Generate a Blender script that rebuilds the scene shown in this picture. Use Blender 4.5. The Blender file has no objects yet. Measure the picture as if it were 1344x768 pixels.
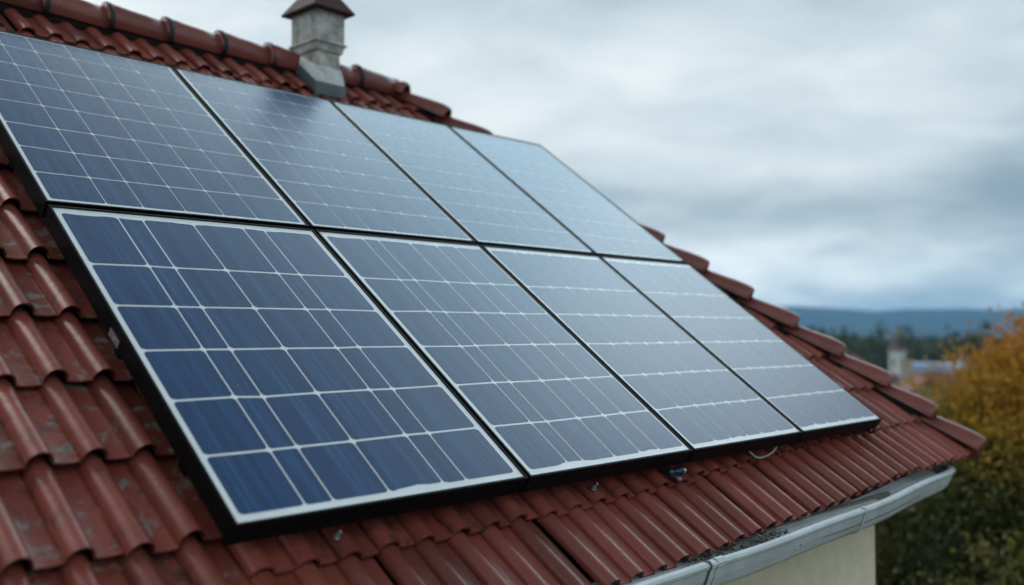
import bpy, bmesh, math, random
import numpy as np
from mathutils import Vector, Matrix
random.seed(7)
RNG = np.random.default_rng(7)
S = bpy.context.scene
COL = S.collection
rad = math.radians

# ------------------------------------------------------------------ camera
cam = bpy.data.cameras.new('camera')
camo = bpy.data.objects.new('camera', cam)
COL.objects.link(camo)
S.camera = camo
YAW, PITCH = 0.8121, 0.0401
CAM = Vector((-1.1646, -1.9763, 0.4478))
fw = Vector((math.sin(YAW)*math.cos(PITCH), math.cos(YAW)*math.cos(PITCH), math.sin(PITCH)))
rt = Vector((math.cos(YAW), -math.sin(YAW), 0))
up = rt.cross(fw)
camo.matrix_world = Matrix(((rt.x, up.x, -fw.x, CAM.x), (rt.y, up.y, -fw.y, CAM.y), (rt.z, up.z, -fw.z, CAM.z), (0, 0, 0, 1)))
cam.sensor_width = 36
cam.lens = 1250.17/1344*36
cam.clip_start = 0.05
cam.clip_end = 20000
cam.dof.use_dof = True
cam.dof.focus_distance = 3.35
cam.dof.aperture_fstop = 1.2

# ------------------------------------------------------------------ sky, sun, exposure
SUN_AZ, SUN_EL = rad(-22), rad(46)           # azimuth from +Y towards +X: high on the left beyond the ridge, veiled by cloud
W = bpy.data.worlds.new('World')
S.world = W
W.use_nodes = True
wt = W.node_tree
wn, wl = wt.nodes, wt.links
wn.clear()
def N(nt, typ, **kw):
    n = nt.nodes.new(typ)
    for k, v in kw.items():
        if k.startswith('i_'):
            n.inputs[int(k[2:]) if k[2:].isdigit() else k[2:].replace('_', ' ')].default_value = v
        else:
            setattr(n, k, v)
    return n
def math_node(nt, op, a, b=None, c=None, clamp=False):
    n = nt.nodes.new('ShaderNodeMath'); n.operation = op; n.use_clamp = clamp
    for i, v in enumerate((a, b, c)):
        if v is None: continue
        if isinstance(v, (int, float)): n.inputs[i].default_value = v
        else: nt.links.new(v, n.inputs[i])
    return n.outputs[0]
def ramp(nt, fac, stops, interp='LINEAR'):
    n = nt.nodes.new('ShaderNodeValToRGB'); n.color_ramp.interpolation = interp
    el = n.color_ramp.elements
    while len(el) < len(stops): el.new(0.5)
    for e, (p, c) in zip(el, stops):
        e.position = p; e.color = (*c, 1) if len(c) == 3 else c
    nt.links.new(fac, n.inputs[0])
    return n.outputs[0]
def mixc(nt, fac, a, b, mode='MIX'):
    n = nt.nodes.new('ShaderNodeMix'); n.data_type = 'RGBA'; n.blend_type = mode
    for i, v in ((0, fac), (6, a), (7, b)):
        if isinstance(v, (int, float)): n.inputs[i].default_value = v
        elif isinstance(v, tuple): n.inputs[i].default_value = (*v, 1)
        else: nt.links.new(v, n.inputs[i])
    return n.outputs[2]
def noise(nt, vec, scale, detail=3, rough=0.5, dist=0.0):
    n = nt.nodes.new('ShaderNodeTexNoise')
    n.inputs['Scale'].default_value = scale; n.inputs['Detail'].default_value = detail
    n.inputs['Roughness'].default_value = rough; n.inputs['Distortion'].default_value = dist
    if vec is not None: nt.links.new(vec, n.inputs['Vector'])
    return n.outputs['Fac']
def mapping(nt, vec, scale=(1, 1, 1), loc=(0, 0, 0), rot=(0, 0, 0)):
    n = nt.nodes.new('ShaderNodeMapping')
    n.inputs['Scale'].default_value = scale; n.inputs['Location'].default_value = loc; n.inputs['Rotation'].default_value = rot
    nt.links.new(vec, n.inputs['Vector'])
    return n.outputs[0]
sky = wn.new('ShaderNodeTexSky'); sky.sky_type = 'NISHITA'; sky.sun_disc = False
sky.sun_elevation = SUN_EL; sky.sun_rotation = SUN_AZ
tc = wn.new('ShaderNodeTexCoord')
sep = wn.new('ShaderNodeSeparateXYZ'); wl.new(tc.outputs['Generated'], sep.inputs[0])
zc = math_node(wt, 'ADD', math_node(wt, 'MAXIMUM', sep.outputs[2], 0.0), 0.27)
# cloud deck: the direction projected on a flat layer overhead
comb = wn.new('ShaderNodeCombineXYZ')
wl.new(math_node(wt, 'DIVIDE', sep.outputs[0], zc), comb.inputs[0])
wl.new(math_node(wt, 'DIVIDE', sep.outputs[1], zc), comb.inputs[1])
deck = mapping(wt, comb.outputs[0], scale=(1.0, 1.0, 1.0), loc=(3.1, 0.4, 0.0), rot=(0, 0, rad(40)))
n1 = noise(wt, mapping(wt, deck, scale=(0.75, 0.90, 1)), 1.15, 5, 0.50, 0.35)
n2 = noise(wt, mapping(wt, deck, scale=(0.9, 1.1, 1), loc=(9, 3, 0)), 3.4, 6, 0.52, 0.3)
cl = math_node(wt, 'ADD', math_node(wt, 'MULTIPLY', n1, 0.74), math_node(wt, 'MULTIPLY', n2, 0.30))
# sun's direction, then a bright lobe added elsewhere for the panels to reflect
sd = Vector((math.sin(SUN_AZ)*math.cos(SUN_EL), math.cos(SUN_AZ)*math.cos(SUN_EL), math.sin(SUN_EL)))
def smooth(val, lo, hi):
    q = wn.new('ShaderNodeMapRange'); q.interpolation_type = 'SMOOTHSTEP'
    q.inputs['From Min'].default_value = lo; q.inputs['From Max'].default_value = hi
    wl.new(val, q.inputs['Value'])
    return q.outputs[0]
thin = wn.new('ShaderNodeVectorMath'); thin.operation = 'DOT_PRODUCT'  # axis of the added bright lobe, away from the sun
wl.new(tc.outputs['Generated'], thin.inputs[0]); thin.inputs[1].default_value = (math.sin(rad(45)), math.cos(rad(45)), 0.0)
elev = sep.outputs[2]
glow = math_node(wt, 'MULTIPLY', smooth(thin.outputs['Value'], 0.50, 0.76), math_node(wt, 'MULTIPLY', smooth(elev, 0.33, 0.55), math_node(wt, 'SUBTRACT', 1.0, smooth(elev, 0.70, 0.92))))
left = wn.new('ShaderNodeVectorMath'); left.operation = 'DOT_PRODUCT'
wl.new(tc.outputs['Generated'], left.inputs[0]); left.inputs[1].default_value = (math.sin(rad(20)), math.cos(rad(20)), 0.0)
lw = smooth(left.outputs['Value'], 0.45, 0.98)             # thinner cloud towards the left of the view
back = wn.new('ShaderNodeVectorMath'); back.operation = 'DOT_PRODUCT'
wl.new(tc.outputs['Generated'], back.inputs[0]); back.inputs[1].default_value = (-0.60, -0.62, 0.50)
bw = smooth(back.outputs['Value'], 0.0, 0.95)              # extra sky brightness added behind the camera to light the tiles
zen = smooth(sep.outputs[2], 0.60, 0.82)                   # unseen sky overhead dimmed to keep the nearest panel's reflection dark
cfac = math_node(wt, 'ADD', cl, math_node(wt, 'MULTIPLY', lw, 0.075))
ccol = ramp(wt, cfac, [(0.40, (2.5, 3.4, 4.0)), (0.49, (3.7, 4.65, 5.2)), (0.57, (5.1, 6.0, 6.4)), (0.70, (7.2, 7.8, 7.95))])
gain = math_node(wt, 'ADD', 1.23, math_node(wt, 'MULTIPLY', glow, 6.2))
gain = math_node(wt, 'ADD', gain, math_node(wt, 'MULTIPLY', math_node(wt, 'SUBTRACT', 1.0, smooth(elev, 0.0, 0.13)), 0.55))
gain = math_node(wt, 'ADD', gain, math_node(wt, 'MULTIPLY', bw, 0.50))
gain = math_node(wt, 'MULTIPLY', gain, math_node(wt, 'SUBTRACT', 1.0, math_node(wt, 'MULTIPLY', zen, 0.68)))
gm = wn.new('ShaderNodeVectorMath'); gm.operation = 'SCALE'
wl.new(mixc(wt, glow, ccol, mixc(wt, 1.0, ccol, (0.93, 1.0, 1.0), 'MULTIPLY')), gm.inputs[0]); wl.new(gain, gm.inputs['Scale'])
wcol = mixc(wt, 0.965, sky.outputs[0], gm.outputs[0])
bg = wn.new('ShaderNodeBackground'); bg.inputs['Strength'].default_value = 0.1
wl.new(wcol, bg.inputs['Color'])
wo = wn.new('ShaderNodeOutputWorld'); wl.new(bg.outputs[0], wo.inputs['Surface'])

sl = bpy.data.lights.new('sun', 'SUN'); sl.energy = 0.9; sl.angle = rad(28); sl.color = (1.0, 0.96, 0.9)
so = bpy.data.objects.new('sun', sl); COL.objects.link(so)
so.rotation_euler = sd.to_track_quat('Z', 'Y').to_euler()
S.view_settings.view_transform = 'Standard'
S.view_settings.look = 'None'
S.view_settings.exposure = 0.0
S.view_settings.gamma = 1.0
S.view_settings.use_curve_mapping = False
S.render.engine = 'CYCLES'

# ------------------------------------------------------------------ helpers
A = 0.6362                                   # roof pitch
CA, SA = math.cos(A), math.sin(A)
def P(u, v, n=0.0):                          # roof coordinates: along the eave, up the slope, off the glass plane
    return Vector((u, v*CA - n*SA, v*SA + n*CA))
def link(o, parent=None):
    COL.objects.link(o)
    if parent is not None: o.parent = parent
    return o
def tag(o, label=None, cat=None, group=None, kind=None):
    if label: o['label'] = label
    if cat: o['category'] = cat
    if group: o['group'] = group
    if kind: o['kind'] = kind
    return o
def empty(name, loc=(0, 0, 0), rot=(0, 0, 0), label=None, cat=None, group=None, parent=None):
    o = bpy.data.objects.new(name, None); o.empty_display_size = 0.1
    o.location = loc; o.rotation_euler = rot
    link(o, parent); tag(o, label, cat, group)
    return o
class MB:
    """collects vertices and faces, then links them as ONE mesh object"""
    def __init__(s): s.v, s.f, s.smooth, s.col = [], [], [], []
    def add(s, vs, fs, smooth=False, col=None):
        b = len(s.v); s.v += [tuple(q) for q in vs]
        s.f += [tuple(i + b for i in f) for f in fs]; s.smooth += [smooth]*len(fs)
        s.col += col if isinstance(col, list) else [col or (0.5, 0.5, 0.5, 1)]*len(vs)
    def box(s, lo, hi, M=None, bev=0.0):
        (x0, y0, z0), (x1, y1, z1) = lo, hi
        if bev > 0:
            bm = bmesh.new(); bmesh.ops.create_cube(bm, size=1)
            for q in bm.verts: q.co = Vector(((x0+x1)/2 + q.co.x*(x1-x0), (y0+y1)/2 + q.co.y*(y1-y0), (z0+z1)/2 + q.co.z*(z1-z0)))
            bmesh.ops.bevel(bm, geom=list(bm.edges), offset=bev, segments=2, affect='EDGES', profile=0.7)
            bm.verts.index_update()
            vs = [q.co.copy() for q in bm.verts]; fs = [tuple(q.index for q in f.verts) for f in bm.faces]; bm.free()
        else:
            vs = [Vector(q) for q in ((x0,y0,z0),(x1,y0,z0),(x1,y1,z0),(x0,y1,z0),(x0,y0,z1),(x1,y0,z1),(x1,y1,z1),(x0,y1,z1))]
            fs = [(3,2,1,0),(4,5,6,7),(0,1,5,4),(1,2,6,5),(2,3,7,6),(3,0,4,7)]
        if M: vs = [M @ q for q in vs]
        s.add(vs, fs)
    def tube(s, pts, rads, n=10, caps=True, smooth=True):
        pts = [Vector(p) for p in pts]
        if isinstance(rads, (int, float)): rads = [rads]*len(pts)
        vs, fs, ref = [], [], None
        for i, p in enumerate(pts):
            d = (pts[min(i+1, len(pts)-1)] - pts[max(i-1, 0)]).normalized()
            if ref is None: ref = Vector((0, 0, 1)) if abs(d.z) < 0.9 else Vector((1, 0, 0))
            a = d.cross(ref).normalized(); b = a.cross(d).normalized(); ref = b
            for k in range(n):
                t = 2*math.pi*k/n
                vs.append(p + (a*math.cos(t) + b*math.sin(t))*rads[i])
        for i in range(len(pts)-1):
            for k in range(n):
                fs.append((i*n+k, i*n+(k+1) % n, (i+1)*n+(k+1) % n, (i+1)*n+k))
        s.add(vs, fs, smooth)
        if caps:
            s.add(vs[:n], [tuple(reversed(range(n)))]); s.add(vs[-n:], [tuple(range(n))])
    def sweep(s, path, prof, frame, smooth=False, closed_prof=False, cap=True):
        """prof = list of (a, b); frame(i) -> (origin, axis_a, axis_b)"""
        m = len(prof); vs, fs = [], []
        for i in range(len(path)):
            o, ax, bx = frame(i)
            vs += [o + ax*a + bx*b for a, b in prof]
        for i in range(len(path)-1):
            for k in range(m if closed_prof else m-1):
                k2 = (k+1) % m
                fs.append((i*m+k, i*m+k2, (i+1)*m+k2, (i+1)*m+k))
        s.add(vs, fs, smooth)
        if cap and closed_prof:
            s.add(vs[:m], [tuple(reversed(range(m)))]); s.add(vs[-m:], [tuple(range(m))])
    def build(s, name, mat, parent=None, colattr=False, fixn=False):
        me = bpy.data.meshes.new(name)
        me.from_pydata(s.v, [], s.f)
        me.polygons.foreach_set('use_smooth', s.smooth)
        if colattr:
            at = me.color_attributes.new('tint', 'FLOAT_COLOR', 'POINT')
            at.data.foreach_set('color', np.array(s.col, dtype=np.float32).ravel())
        me.materials.append(mat)
        if fixn:
            bm = bmesh.new(); bm.from_mesh(me); bmesh.ops.recalc_face_normals(bm, faces=bm.faces); bm.to_mesh(me); bm.free()
        me.update()
        return link(bpy.data.objects.new(name, me), parent)

# ------------------------------------------------------------------ materials
def new_mat(name):
    m = bpy.data.materials.new(name); m.use_nodes = True
    return m, m.node_tree, m.node_tree.nodes['Principled BSDF']
def simple(name, col, rough=0.6, metal=0.0, var=0.12, scale=8.0, bump=0.0, spec=0.5):
    m, nt, b = new_mat(name)
    oc = nt.nodes.new('ShaderNodeTexCoord').outputs['Object']
    f = noise(nt, oc, scale, 5, 0.6)
    lo = tuple(c*(1-var) for c in col); hi = tuple(min(1, c*(1+var)) for c in col)
    nt.links.new(ramp(nt, f, [(0.3, lo), (0.7, hi)]), b.inputs['Base Color'])
    b.inputs['Roughness'].default_value = rough; b.inputs['Metallic'].default_value = metal
    b.inputs['Specular IOR Level'].default_value = spec
    if bump:
        bp = nt.nodes.new('ShaderNodeBump'); bp.inputs['Strength'].default_value = bump; bp.inputs['Distance'].default_value = 0.01
        nt.links.new(noise(nt, oc, scale*6, 5, 0.6), bp.inputs['Height']); nt.links.new(bp.outputs[0], b.inputs['Normal'])
    return m
def tile_material(name, base, ribbed=True):
    m, nt, b = new_mat(name)
    geo = nt.nodes.new('ShaderNodeNewGeometry').outputs['Position']
    at = nt.nodes.new('ShaderNodeAttribute'); at.attribute_name = 'tint'
    sc = nt.nodes.new('ShaderNodeSeparateColor'); nt.links.new(at.outputs['Color'], sc.inputs[0])
    r_, g_, b_ = sc.outputs
    dark = tuple(c*0.62 for c in base); lite = (base[0]*1.25, base[1]*1.3, base[2]*1.35)
    c0 = ramp(nt, r_, [(0.0, dark), (0.5, base), (1.0, lite)])
    big = noise(nt, geo, 6.0, 5, 0.62)
    c1 = mixc(nt, math_node(nt, 'MULTIPLY', ramp(nt, big, [(0.42, (0, 0, 0)), (0.72, (1, 1, 1))]), 0.45), c0, (base[0]*0.45, base[1]*0.55, base[2]*0.6))
    fine = noise(nt, geo, 55.0, 4, 0.7)
    c2 = mixc(nt, math_node(nt, 'MULTIPLY', ramp(nt, fine, [(0.45, (0, 0, 0)), (0.75, (1, 1, 1))]), 0.16), c1, (0.26, 0.11, 0.09))
    # lichen and lime patches, more of them where the tile's tint says so (green channel)
    pat = noise(nt, geo, 16.0, 6, 0.66, 0.5)
    thr = math_node(nt, 'SUBTRACT', 0.76, math_node(nt, 'MULTIPLY', g_, 0.22))
    lf = math_node(nt, 'MULTIPLY', math_node(nt, 'SUBTRACT', pat, thr), 11.0, clamp=True)
    c3 = mixc(nt, math_node(nt, 'MULTIPLY', lf, 0.75), c2, (0.22, 0.275, 0.25))
    # dark soot and moss (blue channel)
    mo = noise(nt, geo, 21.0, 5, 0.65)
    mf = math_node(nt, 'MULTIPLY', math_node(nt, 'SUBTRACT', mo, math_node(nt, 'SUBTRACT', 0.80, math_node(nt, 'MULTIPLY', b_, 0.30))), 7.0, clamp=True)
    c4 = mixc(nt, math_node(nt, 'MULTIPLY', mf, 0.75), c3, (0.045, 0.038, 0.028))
    nt.links.new(c4, b.inputs['Base Color'])
    rr = nt.nodes.new('ShaderNodeMapRange'); rr.inputs['To Min'].default_value = 0.21; rr.inputs['To Max'].default_value = 0.44
    nt.links.new(big, rr.inputs['Value']); nt.links.new(rr.outputs[0], b.inputs['Roughness'])
    b.inputs['Specular IOR Level'].default_value = 0.5
    bp = nt.nodes.new('ShaderNodeBump'); bp.inputs['Strength'].default_value = 0.35; bp.inputs['Distance'].default_value = 0.004
    nt.links.new(math_node(nt, 'ADD', math_node(nt, 'MULTIPLY', fine, 0.5), noise(nt, geo, 24.0, 5, 0.6)), bp.inputs['Height'])
    nt.links.new(bp.outputs[0], b.inputs['Normal'])
    return m
M_tile = tile_material('clay_tile', (0.26, 0.061, 0.042))
M_cap = tile_material('ridge_clay', (0.21, 0.050, 0.037))
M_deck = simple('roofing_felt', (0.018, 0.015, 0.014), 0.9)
M_clip = simple('dark_clip_metal', (0.02, 0.02, 0.023), 0.5, 0.3)
M_frame = simple('black_anodised', (0.0035, 0.0035, 0.004), 0.5, 0.0, 0.2, 20, 0, 0.08)
M_alu = simple('mill_aluminium', (0.45, 0.47, 0.49), 0.38, 0.9, 0.15, 30)
M_gutter = simple('painted_gutter', (0.56, 0.60, 0.615), 0.42, 0.0, 0.14, 9, 0.05)
M_wall = simple('cream_render', (0.78, 0.69, 0.50), 0.9, 0, 0.10, 7, 0.5)
M_wood = simple('fascia_wood', (0.20, 0.19, 0.17), 0.8, 0, 0.2, 6)
M_chim = simple('chimney_render', (0.46, 0.45, 0.41), 0.9, 0, 0.5, 14, 0.7)
M_mortar = simple('lime_mortar', (0.66, 0.68, 0.67), 0.9, 0, 0.25, 14, 0.5)
M_lead = simple('lead_flashing', (0.11, 0.125, 0.135), 0.6, 0.2, 0.3, 12)
M_copper = simple('chimney_cowl', (0.062, 0.021, 0.016), 0.65, 0.0, 0.5, 22, 0.4, 0.25)
M_litter = simple('gutter_litter', (0.075, 0.075, 0.065), 0.95, 0, 0.6, 60)
M_blue = simple('blue_anodised', (0.03, 0.05, 0.085), 0.25, 0.6, 0.3, 40)
M_cable = simple('grey_cable', (0.33, 0.34, 0.32), 0.5)

def glass_coat(b, rough):
    b.inputs['Coat Weight'].default_value = 1.0
    b.inputs['Coat IOR'].default_value = 1.58
    b.inputs['Sheen Weight'].default_value = 0.03
    b.inputs['Sheen Roughness'].default_value = 0.45
    b.inputs['Sheen Tint'].default_value = (0.75, 0.9, 1.0, 1)
    b.inputs['Specular IOR Level'].default_value = 0.0
    b.inputs['Coat Roughness'].default_value = rough
def cell_material():
    m, nt, b = new_mat('solar_cell')
    oc = nt.nodes.new('ShaderNodeTexCoord').outputs['Object']
    streak = noise(nt, mapping(nt, oc, scale=(150, 1.6, 1)), 1.0, 4, 0.65)
    broad = noise(nt, mapping(nt, oc, scale=(22, 0.7, 1)), 1.0, 2, 0.5)
    s = math_node(nt, 'ADD', math_node(nt, 'MULTIPLY', streak, 0.6), math_node(nt, 'MULTIPLY', broad, 0.4))
    c = ramp(nt, s, [(0.36, (0.002, 0.020, 0.075)), (0.52, (0.003, 0.046, 0.148)), (0.66, (0.020, 0.098, 0.225))])
    dust = noise(nt, oc, 5.0, 5, 0.6)
    c = mixc(nt, math_node(nt, 'MULTIPLY', ramp(nt, dust, [(0.35, (0, 0, 0)), (0.75, (1, 1, 1))]), 0.012), c, (0.45, 0.45, 0.43))
    nt.links.new(c, b.inputs['Base Color'])
    b.inputs['Roughness'].default_value = 0.45
    glass_coat(b, 0.27)
    return m
M_cell = cell_material()
M_back = simple('white_backsheet', (0.80, 0.83, 0.84), 0.6, 0, 0.06, 10)
glass_coat(M_back.node_tree.nodes['Principled BSDF'], 0.27)

# ------------------------------------------------------------------ ground, hills, haze
def gz(r):                                    # the house stands on a rise: the land drops away to the town, then levels out
    def ss(a, b, t): t = min(1, max(0, (t-a)/(b-a))); return t*t*(3-2*t)
    return -5.2 - 6.0*ss(18, 85, r) - 8.0*ss(85, 420, r)
def polar_sheet(name, mat, radii, n, height, kind='structure', a0=0, a1=2*math.pi):
    vs, fs = [], []
    closed = abs(a1-a0-2*math.pi) < 1e-6
    for r in radii:
        for k in range(n):
            t = a0 + (a1-a0)*k/(n if closed else n-1)
            vs.append((r*math.sin(t), r*math.cos(t), height(r, t)))
    for i in range(len(radii)-1):
        for k in range(n if closed else n-1):
            k2 = (k+1) % n
            fs.append((i*n+k, i*n+k2, (i+1)*n+k2, (i+1)*n+k))
    mb = MB(); mb.add(vs, fs, True)
    if closed and radii[0] < 2: mb.add(vs[:n], [tuple(range(n))])
    o = mb.build(name, mat, fixn=False)
    return tag(o, kind=kind)
def ground_material():
    m, nt, b = new_mat('meadow')
    geo = nt.nodes.new('ShaderNodeNewGeometry').outputs['Position']
    a = noise(nt, geo, 0.35, 6, 0.65); c = noise(nt, geo, 0.012, 4, 0.6)
    c1 = ramp(nt, a, [(0.3, (0.022, 0.036, 0.014)), (0.7, (0.055, 0.070, 0.026))])
    c2 = mixc(nt, ramp(nt, c, [(0.4, (0, 0, 0)), (0.6, (1, 1, 1))]), c1, (0.085, 0.075, 0.035))
    nt.links.new(c2, b.inputs['Base Color']); b.inputs['Roughness'].default_value = 0.95
    return m
M_ground = ground_material()
polar_sheet('ground', M_ground, [0.5, 6, 12, 18, 25, 35, 45, 55, 65, 75, 85, 110, 150, 200, 260, 330, 420, 700, 1200, 2000, 3200, 5200], 96, lambda r, t: gz(r))
def hill_h(r, t):
    d = math.degrees(t)
    prof = 98 + 9*math.sin(d*0.33+0.4) + 6*math.sin(d*0.9+1.0) + 2.5*math.sin(d*2.3)
    x = (r-3300)/1100
    s = max(0.0, min(1.0, x)); s = s*s*(3-2*s)
    return -19.6 + s*(prof+19.6)*(1 if r < 4700 else 0.6)
M_hill = simple('wooded_hillside', (0.022, 0.042, 0.034), 0.95, 0, 0.5, 0.02)
polar_sheet('hills', M_hill, [3300, 3500, 3700, 3900, 4100, 4300, 4450, 4700, 5000], 240, hill_h)

# ------------------------------------------------------------------ the house with its tiled roof
HS = [(-0.60, 4.66), (-0.27, 4.60), (0.30, 4.49), (0.82, 4.30), (1.6, 3.95), (2.6, 3.44), (3.66, 2.88), (3.9, 2.76)]
def uh(v):                                    # where the hip runs
    if v <= HS[0][0]: return HS[0][1]
    for (v0, u0), (v1, u1) in zip(HS, HS[1:]):
        if v <= v1: return u0 + (u1-u0)*(v-v0)/(v1-v0)
    return HS[-1][1]
YR = 2.99                                     # ridge line
VR = 3.64
ULEFT = -3.4
house = empty('house', (0.4, YR, -5.2), label='cream rendered house under a red tiled hip roof carrying the solar panels', cat='house')
HM = Matrix.Translation(house.location)
def child(o, parent):                         # parent while keeping world placement
    o.parent = parent
    o.matrix_parent_inverse = Matrix.Translation(-Vector(house.location))
    return o
TW, ROW = 0.130, 0.305
def sstep(a, b, t):
    t = min(1, max(0, (t-a)/(b-a))); return t*t*(3-2*t)
def drift(u): return 0.105*sstep(0.9, 4.2, u)
def profile(wr, hr, pan):                     # roll then pan, as (x, height)
    pr = []
    for i in range(11):
        t = i/10; pr.append((wr/2 - wr/2*math.cos(math.pi*t), hr*math.sin(math.pi*t)**0.9 - 0.003))
    n = 6
    for i in range(1, n):
        t = i/n; pr.append((wr + (0.128-wr)*t, -0.003 - pan*math.sin(math.pi*t)))
    pr.append((0.128, -0.003)); pr.append((0.135, -0.0120))
    return pr
PROF_BOLD = profile(0.064, 0.040, 0.0030)
PROF_SOFT = profile(0.066, 0.028, 0.0045)
PROF = PROF_SOFT
NP = len(PROF)
BASE = -0.156
def add_tile(mb, fmap, u0, v0, length, du, dn, twist, tint, clip=None, lift=0.022, gap=0.0, thick=0.012, prof=None):
    PR = [(min(x, 0.135 - gap), h) for x, h in (prof or PROF)]
    us = [0.0, 0.45, 1.0]
    vs, fs = [], []
    for j, t in enumerate(us):
        for x, h in PR:
            uu = u0 + x + du + twist*(0.5-t)*0.12
            vv = v0 + t*length
            nn = BASE + h*(1.0 if t < 0.9 else 0.9) + dn + lift*(1-t)
            if clip: uu = clip(uu, vv)
            vs.append(fmap(uu, vv, nn))
    for j in range(2):
        for k in range(NP-1):
            fs.append((j*NP+k, j*NP+k+1, (j+1)*NP+k+1, (j+1)*NP+k))
    pan = [(tint[0], tint[1]*(1.0 if i > 10 else (0.25 if 1 < i < 9 else 0.6)), tint[2], 1) for i in range(NP)]   # lichen takes hold in the pans
    mb.add(vs, fs, True, pan*3)
    # thickness at the lower edge and along the free side of the roll
    fr, ff = [], []
    for x, h in PR:
        uu = u0 + x + du + twist*0.06
        if clip: uu = clip(uu, v0)
        fr.append(fmap(uu, v0, BASE + h + dn + lift))
    for x, h in PR:
        uu = u0 + x + du + twist*0.06
        if clip: uu = clip(uu, v0)
        fr.append(fmap(uu, v0 + 0.002, BASE + h + dn + lift - thick))
    for x, h in PR:
        uu = u0 + x + du + twist*0.06
        if clip: uu = clip(uu, v0)
        fr.append(fmap(uu, v0 + 0.13, BASE + h + dn + lift*0.6 - thick))
    for j in range(2):
        for k in range(NP-1): ff.append(((j+1)*NP+k, (j+1)*NP+k+1, j*NP+k+1, j*NP+k))
    mb.add(fr, ff, False, tint)
    sd_, sf = [], []
    for t in us:
        uu = u0 + du + twist*(0.5-t)*0.12; vv = v0 + t*length; nn = BASE + dn + lift*(1-t)
        if clip: uu = clip(uu, vv)
        sd_ += [fmap(uu, vv, nn), fmap(uu, vv, nn-0.010)]
    for j in range(2): sf.append((j*2, j*2+1, j*2+3, j*2+2))
    mb.add(sd_, sf, False, tint)
def tint_of(u, v, mossy=0.0, lich=0.0):
    return (min(1, max(0, random.gauss(0.5, 0.22))), min(1, max(0, lich + random.gauss(0.1, 0.2))), min(1, max(0, mossy + random.gauss(0.1, 0.2))), 1)
roof_mb = MB()
cols = int((4.75-ULEFT)/TW)
for k in range(-1, 14):
    for c in range(-26, 37):
        u0 = -0.068 + c*TW
        left = c < 1
        dv = 0.128 if left else drift(u0)
        v0 = -0.358 + ROW*k + dv
        if k == -1:
            if not left: continue
            v0 = -0.345
        if v0 > VR + 0.02: continue
        length = min(0.345, VR + 0.085 - v0)
        if length < 0.08: continue
        if u0 > uh(v0) - 0.01: continue
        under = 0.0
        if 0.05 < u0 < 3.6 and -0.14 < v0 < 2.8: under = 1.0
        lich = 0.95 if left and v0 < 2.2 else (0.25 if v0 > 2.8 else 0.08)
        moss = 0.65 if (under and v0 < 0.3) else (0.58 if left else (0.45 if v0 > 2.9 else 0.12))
        gap = random.uniform(0.012, 0.026) if (random.random() < 0.38 and not left) else 0.0
        add_tile(roof_mb, P, u0, v0 + random.gauss(0, 0.0045), length, random.gauss(0, 0.0022), random.gauss(0, 0.0022), random.gauss(0, 0.03),
                 tint_of(u0, v0, moss, lich), clip=lambda uu, vv: min(uu, uh(vv) - 0.004), lift=(0.039 if left else 0.024) + random.gauss(0, 0.0018), gap=gap, thick=0.007 if left else 0.010, prof=PROF_BOLD if left else PROF_SOFT)
# the hip end facing +X and the rear slope
def PX(y, v, n):
    q = P(0, v, -0.12)
    return Vector((uh(v) + (n+0.12)*0.80, y, q.z + (n+0.12)*0.6))
def PB(u, v, n):
    q = P(u, v, n); return Vector((q.x, 2*YR - q.y, q.z))
for k in range(0, 14):
    v0 = -0.30 + ROW*k
    if v0 > VR: continue
    ln = min(0.345, VR + 0.05 - v0)
    if ln < 0.08: continue
    y = P(0, v0, -0.12).y
    while y < 2*YR - P(0, v0, -0.12).y - TW:
        add_tile(roof_mb, PX, y, v0, ln, random.gauss(0, 0.002), random.gauss(0, 0.002), 0, tint_of(0, 0, 0.1, 0.1),
                 clip=lambda yy, vv: min(max(yy, P(0, vv, -0.12).y), 2*YR - P(0, vv, -0.12).y))
        y += TW
    for c in range(-26, 37):
        u0 = -0.068 + c*TW
        if u0 > uh(v0) - 0.02: continue
        add_tile(roof_mb, PB, u0, v0, ln, random.gauss(0, 0.002), random.gauss(0, 0.002), 0, tint_of(0, 0, 0.2, 0.2), clip=lambda uu, vv: min(uu, uh(vv)-0.004))
roof = child(roof_mb.build('roof', M_tile, None, colattr=True), house)
# felt-covered deck under the tiles
dk = MB()
vls = [-0.18, 0.3, 0.82, 1.6, 2.6, 3.62]
for a_, b_ in zip(vls, vls[1:]):
    ND = -0.190
    dk.add([P(ULEFT, a_, ND), P(uh(a_)-.03, a_, ND), P(uh(b_)-.03, b_, ND), P(ULEFT, b_, ND)], [(0, 1, 2, 3)])
    dk.add([PB(ULEFT, a_, ND), PB(uh(a_)-.03, a_, ND), PB(uh(b_)-.03, b_, ND), PB(ULEFT, b_, ND)], [(3, 2, 1, 0)])
    pa, pb = P(uh(a_)-.03, a_, ND), P(uh(b_)-.03, b_, ND)
    dk.add([pa, (pa.x, 2*YR-pa.y, pa.z), (pb.x, 2*YR-pb.y, pb.z), pb], [(0, 1, 2, 3)])
child(dk.build('roof_deck', M_deck), house)
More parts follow.
